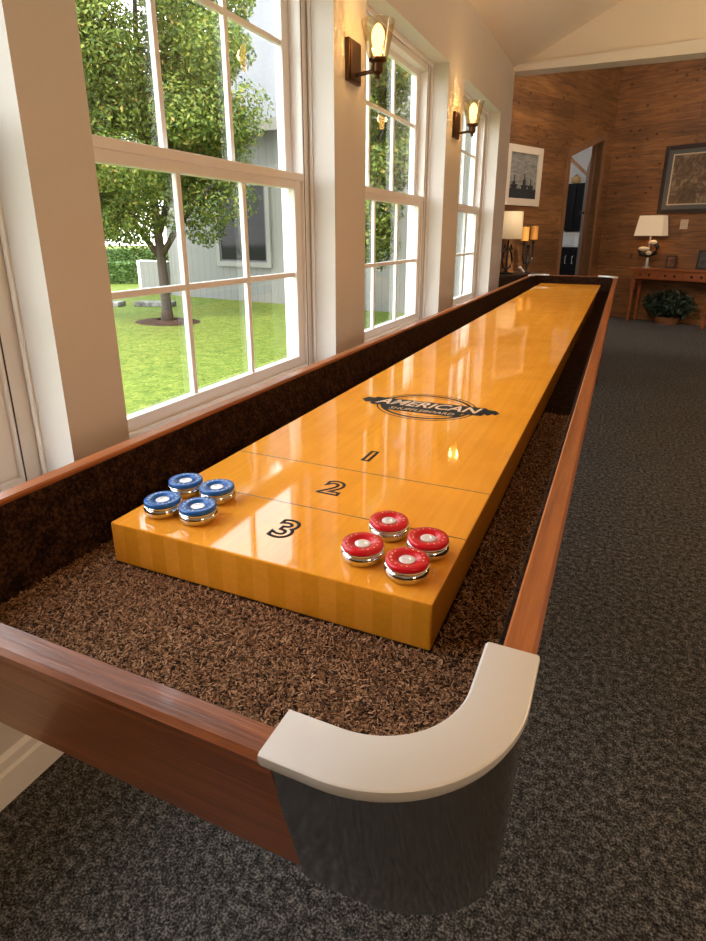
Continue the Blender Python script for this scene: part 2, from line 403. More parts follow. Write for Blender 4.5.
structure('wall_back', bm, M['wall'])
bm = bmesh.new()
prism(bm, [(XW, -4.2, FL), (XW + 0.016, -4.2, FL), (XW + 0.016, -4.2, 0.075), (XW + 0.010, -4.2, 0.082), (XW + 0.010, -4.2, 0.105), (XW, -4.2, 0.115)], (0, YE + 4.2, 0))
structure('baseboard_left', bm, M['trimw'])

# windows (double hung, each sash with three columns and two rows of panes)
def make_window(n, y0, y1):
    root = empty('window_%d' % n, (0, y0, 0)); root['kind'] = 'structure'
    W = y1 - y0; z0, z1 = SILL, HD; zm = T + 0.62
    bm = bmesh.new()
    f = 0.05
    for a in ((-0.66, -0.555),):
        box(bm, a[0], a[1], 0, f, z0, z1, 0.003); box(bm, a[0], a[1], W - f, W, z0, z1, 0.003)
        box(bm, a[0], a[1], f, W - f, z0, z0 + 0.03, 0.003); box(bm, a[0], a[1], f, W - f, z1 - 0.05, z1, 0.003)
    obj('frame', bm, M['vinyl'], root)
    bm = bmesh.new()
    box(bm, -0.5565, -0.5535, 0.0425, 0.0455, z0, z1); box(bm, -0.5565, -0.5535, W - 0.0455, W - 0.0425, z0, z1)
    obj('gasket', bm, M['gasket'], root)
    bm = bmesh.new(); box(bm, -0.549, -0.535, 0, 0.02, z0, z1, .002); box(bm, -0.549, -0.535, W - 0.006, W, z0, z1, .002); box(bm, -0.549, -0.535, 0.02, W - .006, z1 - .02, z1, .002)
    obj('casing', bm, M['trimw'], root)
    def sash(name, xa, xb, za, zb, rb, rt, zmun):
        s = 0.05; bm = bmesh.new()
        ya, yb = f, W - f
        box(bm, xa, xb, ya, ya + s, za, zb, 0.004); box(bm, xa, xb, yb - s, yb, za, zb, 0.004)
        box(bm, xa, xb, ya + s, yb - s, za, za + rb, 0.004); box(bm, xa, xb, ya + s, yb - s, zb - rt, zb, 0.004)
        if name == 'lower_sash': box(bm, xb - 0.002, xb + 0.009, ya, yb, zb - 0.026, zb + 0.002, 0.002)
        o = obj(name, bm, M['vinyl'], root)
        g0, g1, h0, h1 = ya + s, yb - s, za + rb, zb - rt; xm = (xa + xb) / 2
        bm = bmesh.new()
        for k in (1, 2):
            yk = g0 + (g1 - g0) * k / 3; box(bm, xm - 0.009, xm + 0.009, yk - 0.010, yk + 0.010, h0, h1, 0.003)
        box(bm, xm - 0.008, xm + 0.008, g0, g1, zmun - 0.010, zmun + 0.010, 0.003)
        obj('muntin_grid', bm, M['vinyl'], o)
        bm = B(xm - 0.0135, xm - 0.0125, g0, g1, h0, h1)
        obj('pane', bm, M['pane'], o)
    sash('upper_sash', -0.640, -0.605, zm - 0.02, z1 - 0.045, 0.045, 0.03, T + (1.10 if n == 2 else 1.05))
    sash('lower_sash', -0.603, -0.568, z0 + 0.025, zm + 0.026, 0.045, 0.058, T + 0.258)
    return root
for i, (a, b) in enumerate(OPEN): make_window(i + 1, a, b)

# ------------------------------------------------------------------ alcove with board walls (turned 25 degrees)
AN = math.radians(25.0)
d3 = Vector((math.cos(AN), -math.sin(AN), 0)); d1 = Vector((math.sin(AN), math.cos(AN), 0))
K = Vector((0.2627, 9.3893, 0)) + d1 * 0.10
A3 = -AN                                   # local x -> d3, local y -> d1
ZT = T + 2.95
def P13(s, off, z=0.0):                    # point on the left board wall: s along d1 from the corner, off into the room
    return K + d1 * s + d3 * off + Vector((0, 0, z))
def P3(s, off, z=0.0):                     # point by the right board wall: s along d3, off into the room
    return K + d3 * s - d1 * off + Vector((0, 0, z))
o = structure('wall_alcove_right', B(-0.15, 6.75, 0, 0.14, 0, ZT), M['plank']); o.location = K; o.rotation_euler = (0, 0, A3)
# left board wall: local x along d1 (A1), thickness on the far side (local +y = -d3)
A1 = math.atan2(d1.y, d1.x)
S0, S1 = -1.13, -0.28                      # door opening
def zh(s): return T + 1.41 + (s + 1.2) * 0.333
bm = bmesh.new()
def quadwall(a, b, za0, zb0, za1, zb1):
    prism(bm, [(a, 0, za0), (b, 0, zb0), (b, 0, zb1), (a, 0, za1)], (0, 0.14, 0))
quadwall(-3.45, S0, 0, 0, ZT, ZT); quadwall(S1, 0.0, 0, 0, ZT, ZT); quadwall(S0, S1, zh(S0), zh(S1), ZT, ZT)
o = structure('wall_alcove_left', bm, M['plank']); o.location = K; o.rotation_euler = (0, 0, A1)
o = structure('wall_outside', B(-3.45, -1.36, 0.141, 0.19, -0.3, ZT), M['siding']); o.location = K; o.rotation_euler = (0, 0, A1)
def P4(x, y, z=0.0): return K + d3 * x + d1 * y + Vector((0, 0, z))      # x along d3, y along d1 from the corner
bm = bmesh.new(); prism(bm, [(-0.64, 5.425, -0.3), (-0.46, 5.425, -0.3), P13(-3.40, -0.02, -0.3), P13(-3.46, -0.19, -0.3)], (0, 0, ZT + 0.3))
structure('wall_outside_end', bm, M['siding'])
def foot(z):
    return [(XO, -4.2, z), (6.3, -4.2, z), (6.3, 12.5, z), P4(-0.1, 2.5, z), P4(-2.1, 2.5, z), P4(-2.1, -1.35, z), P13(-1.35, -0.19, z), P13(-3.45, -0.19, z), (XO, 5.425, z)]
bm = bmesh.new(); prism(bm, foot(-0.06), (0, 0, 0.06)); structure('floor', bm, M['carpet'])
bm = bmesh.new(); prism(bm, [(XO + 0.05, YE + 0.13, ZT), (6.25, YE + 0.13, ZT)] + [Vector((p[0], p[1], ZT)) for p in foot(0)[2:8]], (0, 0, 0.06)); structure('ceiling_alcove', bm, M['ceil'])

# doorway with a slanted head and a board door standing ajar
dr = empty('door_1', K, A1); dr['kind'] = 'structure'
bm = bmesh.new()
t_ = 0.07
prism(bm, [(S0 - t_, -0.02, 0), (S0, -0.02, 0), (S0, -0.02, zh(S0)), (S0 - t_, -0.02, zh(S0 - t_) + 0.02)], (0, 0.18, 0))
prism(bm, [(S1, -0.02, 0), (S1 + t_, -0.02, 0), (S1 + t_, -0.02, zh(S1 + t_) + 0.06), (S1, -0.02, zh(S1))], (0, 0.18, 0))
prism(bm, [(S0 - t_, -0.025, zh(S0 - t_)), (S1 + t_, -0.025, zh(S1 + t_)), (S1 + t_, -0.025, zh(S1 + t_) + 0.08), (S0 - t_, -0.025, zh(S0 - t_) + 0.08)], (0, 0.185, 0))
obj('casing', bm, M['jamb'], dr)
LA = math.radians(145)                      # how far the leaf stands open
lw = 0.84
leaf = empty('leaf_pivot')
bpy.data.objects.remove(leaf)
bm = bmesh.new()
hd = lambda u: zh(S1 - u) - 0.02
prism(bm, [(0, 0, 0.02), (-lw, 0, 0.02), (-lw, 0, hd(lw)), (0, 0, hd(0))], (0, 0.035, 0))
for u in (0.21, 0.42, 0.63): prism(bm, [(-u - .004, -0.002, 0.03), (-u + .004, -0.002, 0.03), (-u + .004, -0.002, hd(u)), (-u - .004, -0.002, hd(u))], (0, 0.003, 0), 1)
lf = obj('leaf', bm, [M['planko'], M['darkwood']], dr); lf.location = (S1 - 0.005, 0.10, 0); lf.rotation_euler = (0, 0, -LA)
bm = bmesh.new(); lathe(bm, [(0, 0), (0.028, 0.0), (0.028, 0.006), (0.010, 0.010), (0.010, 0.032), (0.026, 0.044), (0.028, 0.056), (0.016, 0.066), (0, 0.068)], 20)
bmesh.ops.rotate(bm, cent=(0, 0, 0), matrix=Matrix.Rotation(PI / 2, 3, 'X'), verts=bm.verts[:])
move(bm, (-0.52, 0.0, T + 0.75))
obj('door_knob', bm, M['iron'], lf, True)

# ------------------------------------------------------------------ shuffleboard table
PW, PL, PT = 0.508, 5.092, 0.0667
ZR = 0.0585                               # rail top above the playfield
X0, X1 = -0.1285, 0.6365                  # outer edges of the cabinet
Y0, Y1 = -0.307, 5.375
RAD = 0.122
tb = thing('shuffleboard_table', 'long shuffleboard table with golden playfield, brown wood cabinet and metal corners', 'shuffleboard table', (0, 0, T))
# playfield
bm = B(0, PW, 0, PL, -PT, 0, 0.0025)
pf = obj('playfield', bm, M['maple'], tb)
bm = bmesh.new()
DZ = 0.1686
for y in (DZ, 2 * DZ): box(bm, 0.001, PW - 0.001, y - 0.0009, y + 0.0009, -0.0004, 0.00025)
obj('scoring_line', bm, mat('brown_line_ink', (0.10, 0.045, 0.018), 0.4, coat=0.4), pf)
def digit(s, x, y, sx=1.0):
    bm = text_bm(s, 0.072, offset=0.0015, ring=0.0027); move(bm, (x, y, 0.0002), (sx, 1.0, 1.0))
    obj('scoring_digit', bm, M['black'], pf)
digit('3', 0.254, 0.088, 1.05); digit('2', 0.254, 0.250, 1.05); digit('1', 0.254, 0.416, 1.2)
# printed emblem: oval ring, slanted banner with letters
EX, EY = 0.250, 0.800
def ring(bm, rx, ry, wd, z, n=64, a0=0, a1=2 * PI):
    vs = []
    for i in range(n + 1):
        a = a0 + (a1 - a0) * i / n
        vs.append((bm.verts.new((EX + rx * math.cos(a), EY + ry * math.sin(a), z)), bm.verts.new((EX + (rx - wd) * math.cos(a), EY + (ry - wd) * math.sin(a), z))))
    for p, q in zip(vs, vs[1:]): bm.faces.new((p[0], q[0], q[1], p[1]))
em = bmesh.new()
for rx, ry, wd in ((0.128, 0.118, 0.004), (0.118, 0.106, 0.009), (0.100, 0.086, 0.0025)): ring(em, rx, ry, wd, 0.0003)
obj('emblem_ring', em, M['black'], pf)
bm = bmesh.new()
SHB = 0.03
def ban(x, y): return (EX + x, EY + y + x * SHB, 0.0005)
pts = [(-0.178, 0.006), (-0.168, 0.032), (-0.150, 0.028), (-0.146, 0.040), (0.146, 0.040), (0.150, 0.030), (0.172, 0.026), (0.184, 0.006), (0.176, -0.012), (0.168, -0.004), (0.160, -0.022), (0.150, -0.012),
       (0.146, -0.030), (0.100, -0.030), (0.095, -0.062), (-0.095, -0.062), (-0.102, -0.030), (-0.140, -0.030), (-0.146, -0.012), (-0.160, -0.016)]
f = bm.faces.new([bm.verts.new(ban(*p)) for p in pts]); bmesh.ops.triangulate(bm, faces=[f])
obj('emblem_banner', bm, M['black'], pf)
bm = text_bm('AMERICAN', 0.066, offset=0.0012, shear=0.25, depth=0.0001); xs = [v.co.x for v in bm.verts]; k = 0.272 / (max(xs) - min(xs))
move(bm, (0, 0, 0), (k, 1, 1))
for v in bm.verts: v.co = Vector((EX + v.co.x, EY + 0.006 + v.co.y + v.co.x * SHB, 0.0008 + v.co.z))
obj('emblem_lettering', bm, M['gold'], pf)
bm = text_bm('SHUFFLEBOARD', 0.026, shear=0.2, depth=0.0001); xs = [v.co.x for v in bm.verts]; k = 0.165 / (max(xs) - min(xs))
move(bm, (0, 0, 0), (k, 1, 1))
for v in bm.verts: v.co = Vector((EX + v.co.x, EY - 0.045 + v.co.y + v.co.x * SHB, 0.0008 + v.co.z))
obj('emblem_lettering', bm, M['gold'], pf)

# cabinet: straight rails, leaning in towards the bottom
ZB = -0.113
def rail(name, p, q, n, m):
    LEAN = 0.012 if n[0] else 0.048       # the sides hang nearly straight, the ends slope in
    prof = [(-0.030, ZR - 0.003), (-0.0275, ZR), (-0.004, ZR), (0.0, ZR - 0.005), (-0.003, ZR - 0.014), (-0.004, ZR - 0.02), (-LEAN, ZB), (-LEAN - 0.014, ZB)]
    bm = bmesh.new(); sweep(bm, [(p, n), (q, n)], prof)
    return obj(name, bm, m, tb)
ci = RAD - 0.002
rail('side_rail', (X1, Y0 + RAD + .060), (X1, Y1 - RAD - .060), (1, 0), M['rail'])
rail('side_rail', (X0, Y0 + RAD + .060), (X0, Y1 - RAD - .060), (-1, 0), M['rail'])
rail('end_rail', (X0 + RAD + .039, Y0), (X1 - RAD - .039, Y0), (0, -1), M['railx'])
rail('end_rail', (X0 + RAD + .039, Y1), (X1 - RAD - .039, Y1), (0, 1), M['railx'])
# carpet lined gutter: floor and the inside of the rails, round in the corners
def rrect(x0, x1, y0, y1, r, n=10):
    pa = []
    for cx, cy, a in ((x1 - r, y0 + r, -PI / 2), (x1 - r, y1 - r, 0), (x0 + r, y1 - r, PI / 2), (x0 + r, y0 + r, PI)):
        for i in range(n + 1):
            t = a + PI / 2 * i / n; nn = (math.cos(t), math.sin(t)); pa.append(((cx + r * nn[0], cy + r * nn[1]), nn))
    return pa
IN = 0.0305
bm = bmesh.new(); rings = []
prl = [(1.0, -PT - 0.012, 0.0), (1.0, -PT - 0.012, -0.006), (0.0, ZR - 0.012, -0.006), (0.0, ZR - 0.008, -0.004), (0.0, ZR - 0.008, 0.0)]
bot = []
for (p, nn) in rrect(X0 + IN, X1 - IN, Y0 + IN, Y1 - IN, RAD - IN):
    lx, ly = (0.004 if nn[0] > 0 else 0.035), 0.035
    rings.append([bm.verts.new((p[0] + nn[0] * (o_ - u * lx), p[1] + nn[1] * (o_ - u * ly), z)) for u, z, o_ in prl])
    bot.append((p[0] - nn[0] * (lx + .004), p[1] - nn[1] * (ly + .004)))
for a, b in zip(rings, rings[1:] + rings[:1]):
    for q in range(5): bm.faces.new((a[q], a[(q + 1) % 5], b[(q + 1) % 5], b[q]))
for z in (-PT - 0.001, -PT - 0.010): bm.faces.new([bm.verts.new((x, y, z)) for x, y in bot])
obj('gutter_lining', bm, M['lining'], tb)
# carpet pile of the gutter floor, at the camera's end
vs = []; fs = []
def fibres(n, x0, x1, y0, y1):
    for i in range(n):
        x = rng.uniform(x0, x1); y = rng.uniform(y0, y1)
        # rounded corners
        for cx, sgn, ra in ((X1 - RAD, 1, RAD - IN - 0.012), (X0 + RAD, -1, RAD - IN - 0.046)):
            if (x - cx) * sgn > 0 and y < Y0 + RAD and math.hypot((x - cx) / ra, (y - (Y0 + RAD)) / (RAD - IN - 0.046)) > 1: break
        else:
            a = rng.uniform(0, 2 * PI); tl = rng.uniform(0.05, 0.5); L_ = rng.uniform(0.004, 0.0075); wd = rng.uniform(0.0005, 0.0011)
            dx, dy, dz = math.cos(a) * math.cos(tl) * L_, math.sin(a) * math.cos(tl) * L_, math.sin(tl) * L_
            px_, py_ = -math.sin(a) * wd, math.cos(a) * wd; k = len(vs); z = -PT - 0.001
            vs.extend([(x - px_, y - py_, z), (x + px_, y + py_, z), (x + dx * .6 + px_, y + dy * .6 + py_, z + dz * .75), (x + dx * .6 - px_, y + dy * .6 - py_, z + dz * .75), (x + dx, y + dy, z + dz)])
            fs.extend([(k, k + 1, k + 2, k + 3), (k + 3, k + 2, k + 4)])
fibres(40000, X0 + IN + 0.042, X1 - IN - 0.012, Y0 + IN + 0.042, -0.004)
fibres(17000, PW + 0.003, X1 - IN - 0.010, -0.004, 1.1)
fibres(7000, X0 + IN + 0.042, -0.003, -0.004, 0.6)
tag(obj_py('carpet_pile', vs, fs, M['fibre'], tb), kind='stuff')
# cabinet bottom
bm = B(X0 + 0.076, X1 - 0.076, Y0 + 0.085, Y1 - 0.085, ZB + 0.006, -PT - 0.013); obj('cabinet_floor', bm, M['railx'], tb)
# metal corners: cast cap on top, chromed apron below
def corner(sx, sy):
    cx = (X1 - RAD) if sx > 0 else (X0 + RAD); cy = (Y0 + RAD) if sy < 0 else (Y1 - RAD)
    path = []
    st = 0.045
    n = 20
    path.append(((cx - sx * st, cy + sy * RAD), (0, sy)))
    for i in range(n + 1):
        t = PI / 2 * i / n; nn = (sx * math.sin(t), sy * math.cos(t)); path.append(((cx + RAD * nn[0], cy + RAD * nn[1]), nn))
    path.append(((cx + sx * RAD, cy - sy * 0.062), (sx, 0)))
    bm = bmesh.new()
    zt = ZR + 0.007
    sweep(bm, path, [(-0.044, zt - 0.012), (-0.044, zt - 0.003), (-0.0415, zt), (0.0015, zt), (0.0035, zt - 0.0015), (0.004, zt - 0.006), (0.001, zt - 0.013)])
    cap = obj('corner_cap', bm, M['capm'], tb, True, 40)
    bm = bmesh.new()
    zb = ZB - 0.012; rings = []
    for k, (p, nn) in enumerate(path):
        px_ = p[0] + (sx * 0.005 if k == 0 else 0); row = []
        for off, z in ((-0.0015, zt - 0.013), (-0.001, zt - 0.03), (0.0, (zt + zb) / 2), (0.0, zb + 0.004), (-0.001, zb), (-0.010, zb), (-0.010, (zt + zb) / 2), (-0.010, zt - 0.013)):
            u = (zt - 0.013 - z) / (zt - 0.013 - zb)
            row.append(bm.verts.new((px_ + nn[0] * (off - 0.007 * u), p[1] + nn[1] * (off - 0.048 * u), z)))
        rings.append(row)
    for a, b in zip(rings, rings[1:]):
        for q in range(8): bm.faces.new((a[q], a[(q + 1) % 8], b[(q + 1) % 8], b[q]))
    bm.faces.new(rings[0]); bm.faces.new(rings[-1][::-1])
    obj('apron', bm, M['apronm'], cap, True, 40)
for sx in (1, -1):
    for sy in (-1, 1): corner(sx, sy)
# pedestal legs (black feet)
for y in (1.15, 4.75):
    for sx in (0, 1):
        bm = bmesh.new()
        xa = 0.03 if sx == 0 else 0.395
        xa += (0.055 if y > 3 and sx else 0)
        box(bm, xa, xa + 0.085, y - 0.055, y + 0.055, -T + 0.06, ZB + 0.006, 0.006)
        lg = obj('leg', bm, M['railx'], tb)
        bm = bmesh.new(); box(bm, xa - 0.012, xa + 0.135 if sx and y > 3 else xa + 0.097, y - 0.07, y + 0.11, -T + 0.001, -T + 0.06, 0.008)
        obj('foot', bm, M['iron'], lg)

# ------------------------------------------------------------------ weights (pucks)
def make_puck(colour):
    root = empty('shuffleboard_weight')
    R = 0.0296; bm = bmesh.new()
    lathe(bm, [(0, 0), (0.0225, 0), (0.0255, 0.0008), (0.0285, 0.004), (R, 0.0075), (R, 0.0095), (0.0288, 0.0120), (0.0272, 0.0132), (0.0272, 0.0138), (0.0290, 0.0146), (0.0291, 0.0155), (0.0280, 0.0162), (0, 0.0162)], 40)
    obj('body', bm, M['chrome'], root, True, 50)
    bm = bmesh.new()
    lathe(bm, [(0, 0.0160), (0.0268, 0.0160), (0.0280, 0.0168), (0.0282, 0.0195), (0.0272, 0.0212), (0.0250, 0.0218), (0.0178, 0.0218), (0.0160, 0.0210), (0.0138, 0.0187), (0, 0.0187)], 40)
    cp = obj('cap', bm, M[colour], root, True, 50)
    bm = bmesh.new(); lathe(bm, [(0, 0.0186), (0.0105, 0.0186), (0.0105, 0.0194), (0.0098, 0.0197), (0.0048, 0.0197), (0.0042, 0.0190), (0, 0.0190)], 24)
    obj('medallion', bm, M['capm'], cp, True, 40)
    # raised letter ring, like the moulded rim wording
    bm = bmesh.new()
    r2 = random.Random(3)
    for i in range(16):
        a = 2 * PI * i / 16 + r2.uniform(-.06, .06)
        if i in (4, 5, 12): continue
        b2 = bmesh.new(); h_ = r2.uniform(0.0005, 0.0013); box(b2, 0.0203, 0.0222, -h_, h_, 0.0217, 0.0219)
        bmesh.ops.rotate(b2, cent=(0, 0, 0), matrix=Matrix.Rotation(a, 3, 'Z'), verts=b2.verts[:])
        me = bpy.data.meshes.new('t'); b2.to_mesh(me); b2.free(); bm.from_mesh(me); bpy.data.meshes.remove(me)
    obj('rim_marks', bm, M['gold' if colour == 'red' else 'ivory'], cp)
    return root
reds = [((0.391, 0.062), 'red capped shuffleboard weight at the left of the red group'), ((0.400, 0.138), 'red capped shuffleboard weight farthest back of the red group, next to the scoring line'),
        ((0.467, 0.112), 'red capped shuffleboard weight at the right of the red group'), ((0.459, 0.048), 'red capped shuffleboard weight nearest the front edge in the red group')]
blues = [((0.052, 0.059), 'blue capped shuffleboard weight nearest the left front corner of the playfield'), ((0.036, 0.133), 'blue capped shuffleboard weight at the back left of the blue group by the gutter'),
         ((0.100, 0.133), 'blue capped shuffleboard weight at the right of the blue group'), ((0.117, 0.063), 'blue capped shuffleboard weight at the front right of the blue group')]
for colour, lst in (('red', reds), ('blue', blues)):
    proto = make_puck(colour)
    for i, ((x, y), lab) in enumerate(lst):
        o = proto if i == 0 else dup(proto)
        o.scale = (1, 1, 1.17); o.location = (x, y, T + 0.0001); o.rotation_euler = (0, 0, i * 1.3)
        tag(o, lab, 'shuffleboard weight', colour + ' weights on the playfield')

# ------------------------------------------------------------------ wall sconces
def make_sconce():
    r = empty('wall_sconce')
    bm = bmesh.new(); box(bm, 0, 0.018, -0.060, 0.060, 0.0, 0.150, 0.003); box(bm, 0.018, 0.022, -0.050, 0.050, 0.010, 0.140, 0.002)
    obj('backplate', bm, M['bronze'], r)
    bm = bmesh.new(); tube(bm, [(0.02, 0, 0.028), (0.06, 0, 0.032), (0.10, 0, 0.036), (0.115, 0, 0.036)], 0.008, 12)
    obj('arm', bm, M['bronze'], r, True, 60)
    bm = bmesh.new(); lathe(bm, [(0, 0.0), (0.008, 0.002), (0.010, 0.010), (0.006, 0.016), (0.014, 0.020), (0.021, 0.028), (0.021, 0.056), (0.027, 0.060), (0.036, 0.066), (0.036, 0.074), (0.030, 0.076), (0, 0.076)], 24, (0.115, 0, 0.004))
    obj('socket', bm, M['bronze'], r, True, 40)
    bm = bmesh.new(); lathe(bm, [(0.0375, 0.078), (0.0645, 0.205), (0.0665, 0.205), (0.0395, 0.078)], 36, (0.115, 0, 0.0))
    obj('glass_shade', bm, M['sglass'], r, True, 40)
    bm = bmesh.new(); lathe(bm, [(0, 0.080), (0.013, 0.080), (0.013, 0.098), (0.016, 0.110), (0.023, 0.135), (0.026, 0.152), (0.023, 0.172), (0.013, 0.190), (0.005, 0.197), (0, 0.198)], 20, (0.115, 0, 0))
    obj('bulb', bm, M['bulb'], r, True, 60)
    return r
s1 = make_sconce()
for i, (y, z, lab) in enumerate(((1.86, T + 1.0, 'bronze wall sconce with lit flared glass shade on the pier nearer the camera'), (3.478, T + 1.01, 'bronze wall sconce with lit flared glass shade on the farther pier'))):
    o = s1 if i == 0 else dup(s1)
    o.location = (XW, y, z); tag(o, lab, 'wall sconce', 'sconces on the window wall')
    light('bulb_light', 'POINT', (XW + 0.115, y, z + 0.150), 18.0, (1.0, 0.62, 0.24), shadow_soft_size=0.03)

# ------------------------------------------------------------------ alcove, left wall: picture, side table, lamp, candles
def frame_bm(w_, h_, fw, d0, d1_, bev=0.004):
    bm = bmesh.new()
    box(bm, 0, fw, -d1_, -d0, 0, h_, bev); box(bm, w_ - fw, w_, -d1_, -d0, 0, h_, bev)
    box(bm, fw, w_ - fw, -d1_, -d0, 0, fw, bev); box(bm, fw, w_ - fw, -d1_, -d0, h_ - fw, h_, bev)
    return bm
pic = thing('framed_picture', 'harbor picture in a pale frame hanging on the left board wall', 'picture', P13(-2.60, 0.0, T + 0.77), A1)
pw, ph = 0.77, 0.69
obj('frame', frame_bm(pw, ph, 0.085, 0.001, 0.035), mat('pale_cream_frame', (0.62, 0.52, 0.40), 0.5), pic)
mp = mat('grey_harbour_print', (0.4, 0.4, 0.4), 0.5); g = N(mp)
nz = g.noise(g.coord((4, 1, 14)), 2.5, 5, 0.6, 0.5); g.col(g.ramp(nz, [(0.3, (0.10, 0.10, 0.09)), (0.55, (0.24, 0.23, 0.20)), (0.75, (0.34, 0.32, 0.28))]))
pr = obj('print', B(0.08, pw - 0.08, -0.014, -0.006, 0.08, ph - 0.08), mp, pic)
bm = bmesh.new(); box(bm, 0.085, pw - 0.085, -0.018, -0.013, 0.085, 0.20)
for x, h_, ww in ((0.20, 0.33, 0.16), (0.42, 0.36, 0.15), (0.56, 0.30, 0.13)):
    prism(bm, [(x - ww / 2, -0.019, 0.24), (x - ww / 3, -0.019, 0.20), (x + ww / 3, -0.019, 0.20), (x + ww / 2, -0.019, 0.25)], (0, 0.005, 0))
    box(bm, x - 0.006, x + 0.006, -0.019, -0.014, 0.24, h_ + 0.02); box(bm, x - 0.03, x + 0.025, -0.019, -0.014, 0.24, h_ - 0.05)
obj('harbor_silhouettes', bm, mat('dark_print_ink', (0.02, 0.022, 0.024), 0.6), pr)

st = thing('side_table', 'dark low side table below the harbor picture', 'table', P13(-3.25, 0.03, 0.0), A1)
bm = B(0, 1.15, -0.42, 0, 0.70, 0.74, 0.006); obj('tabletop', bm, M['darkwood'], st)
bm = B(0.04, 1.11, -0.40, -0.02, 0.54, 0.70, 0.003); obj('apron', bm, M['darkwood'], st)
for x, y in ((0.05, -0.38), (1.06, -0.38), (0.05, -0.05), (1.06, -0.05)): obj('leg', B(x, x + 0.05, y, y + 0.05 - 0.0, 0, 0.54, 0.004), M['darkwood'], st)
lp = thing('table_lamp', 'table lamp with cream drum shade and dark curled base beside the candle holder', 'lamp', P13(-2.74, 0.24, 0.741), A1)
bm = bmesh.new(); lathe(bm, [(0.155, 0.41), (0.150, 0.72), (0.146, 0.72), (0.151, 0.41)], 32); obj('lamp_shade', bm, M['shade2'], lp, True, 50)
bm = bmesh.new(); lathe(bm, [(0, 0), (0.075, 0), (0.075, 0.012), (0.02, 0.03), (0.012, 0.05), (0.012, 0.50), (0, 0.50)], 20)
for s in (1, -1): tube(bm, [(s * .012, 0, .06), (s * .07, 0, .08), (s * .105, 0, .16), (s * .08, 0, .25), (s * .03, 0, .30), (s * .06, 0, .34), (s * .085, 0, .29)], 0.012, 8)
obj('base', bm, M['iron'], lp, True, 50)
light('lamp_bulb_light', 'POINT', P13(-2.74, 0.24, 0.74 + 0.55), 0.35, (1.0, 0.66, 0.34), shadow_soft_size=0.04)
ch = thing('candle_holder', 'black iron candle holder with two amber pillar candles', 'candle holder', P13(-2.27, 0.22, 0.741), A1)
bm = bmesh.new(); lathe(bm, [(0, 0), (0.06, 0), (0.06, 0.008), (0.012, 0.02), (0.014, 0.08), (0.03, 0.12), (0.016, 0.16), (0.014, 0.30), (0.03, 0.33), (0, 0.35)], 20, (0, 0, 0))
obj('stem', bm, M['iron'], ch, True, 50)
for x, h_ in ((-0.10, 0.385), (0.10, 0.40)):
    bm = bmesh.new(); tube(bm, [(0, 0, 0.14), (x * .7, 0, 0.12), (x * 1.1, 0, 0.18), (x, 0, 0.25), (x, 0, h_)], 0.012, 8)
    lathe(bm, [(0, h_ - .008), (0.042, h_ - 0.006), (0.046, h_ + 0.004), (0, h_ + 0.001)], 20, (x, 0, 0)); lathe(bm, [(0, h_ - .06), (0.018, h_ - .045), (0.018, h_ - .03), (0, h_ - .015)], 12, (x, 0, 0))
    obj('arm', bm, M['iron'], ch, True, 50)
    bm = bmesh.new(); lathe(bm, [(0, h_ + .001), (0.048, h_ + .001), (0.049, h_ + 0.16), (0.042, h_ + 0.165), (0.0, h_ + 0.155)], 20, (x, 0, 0)); tube(bm, [(x, 0, h_ + .15), (x, 0, h_ + .175)], 0.003, 6)
    obj('candle', bm, M['amber'], ch, True, 40)
sh = thing('seashell_ornament', 'small white spiral ornament on the dark side table between lamp and candles', 'ornament', P13(-2.50, 0.30, 0.741), A1)
bm = bmesh.new()
for k in range(4): lathe(bm, [(0, 0), (0.02 - k * .003, 0.008), (0.024 - k * .003, 0.02), (0.016 - k * .003, 0.034), (0, 0.04)], 14, (0.028 * k - 0.04, 0, 0.05 - 0.017 * k))
obj('shell', bm, mat('white_ceramic', (0.6, 0.55, 0.48), 0.3), sh, True, 50)

# ------------------------------------------------------------------ alcove, right wall
pic2 = thing('framed_picture', 'sepia woodland picture with grey mat and brown frame above the console table', 'picture', P3(0.79, 0.0, T + 0.705), A3)
pw, ph = 1.25, 0.87
obj('frame', frame_bm(pw, ph, 0.055, 0.001, 0.04), M['darkwood'], pic2)
obj('mat_board', B(0.05, pw - 0.05, -0.020, -0.012, 0.05, ph - 0.05), mat('blue_grey_mat_board', (0.085, 0.088, 0.085), 0.7), pic2)
obj('fillet', frame_bm(pw - 0.22, ph - 0.22, 0.016, 0.020, 0.026, 0.001), mat('cream_fillet', (0.5, 0.40, 0.28), 0.5), pic2).location = (0.11, 0, 0.11)
mp = mat('sepia_print', (0.3, 0.2, 0.1), 0.3, coat=0.4); g = N(mp)
nz = g.noise(g.coord((1, 1, 1)), 7, 6, 0.7, 1.4); g.col(g.ramp(nz, [(0.3, (0.03, 0.02, 0.014)), (0.5, (0.13, 0.085, 0.05)), (0.72, (0.38, 0.27, 0.17))]))
obj('print', B(0.125, pw - 0.125, -0.0225, -0.0205, 0.125, ph - 0.125), mp, pic2)
sw = thing('switch_plate', 'ivory wall switch plate on the boards under the sepia picture', 'switch plate', P3(1.12, 0.0, T + 0.50), A3)
obj('plate', B(0, 0.10, -0.007, -0.0005, 0, 0.125, 0.002), mat('ivory_plastic', (0.55, 0.42, 0.30), 0.4), sw)
for x in (0.035, 0.065): obj('toggle', B(x - 0.006, x + 0.006, -0.018, -0.006, 0.05, 0.075, 0.001), mat('ivory_plastic_toggle', (0.45, 0.33, 0.24), 0.4), sw)

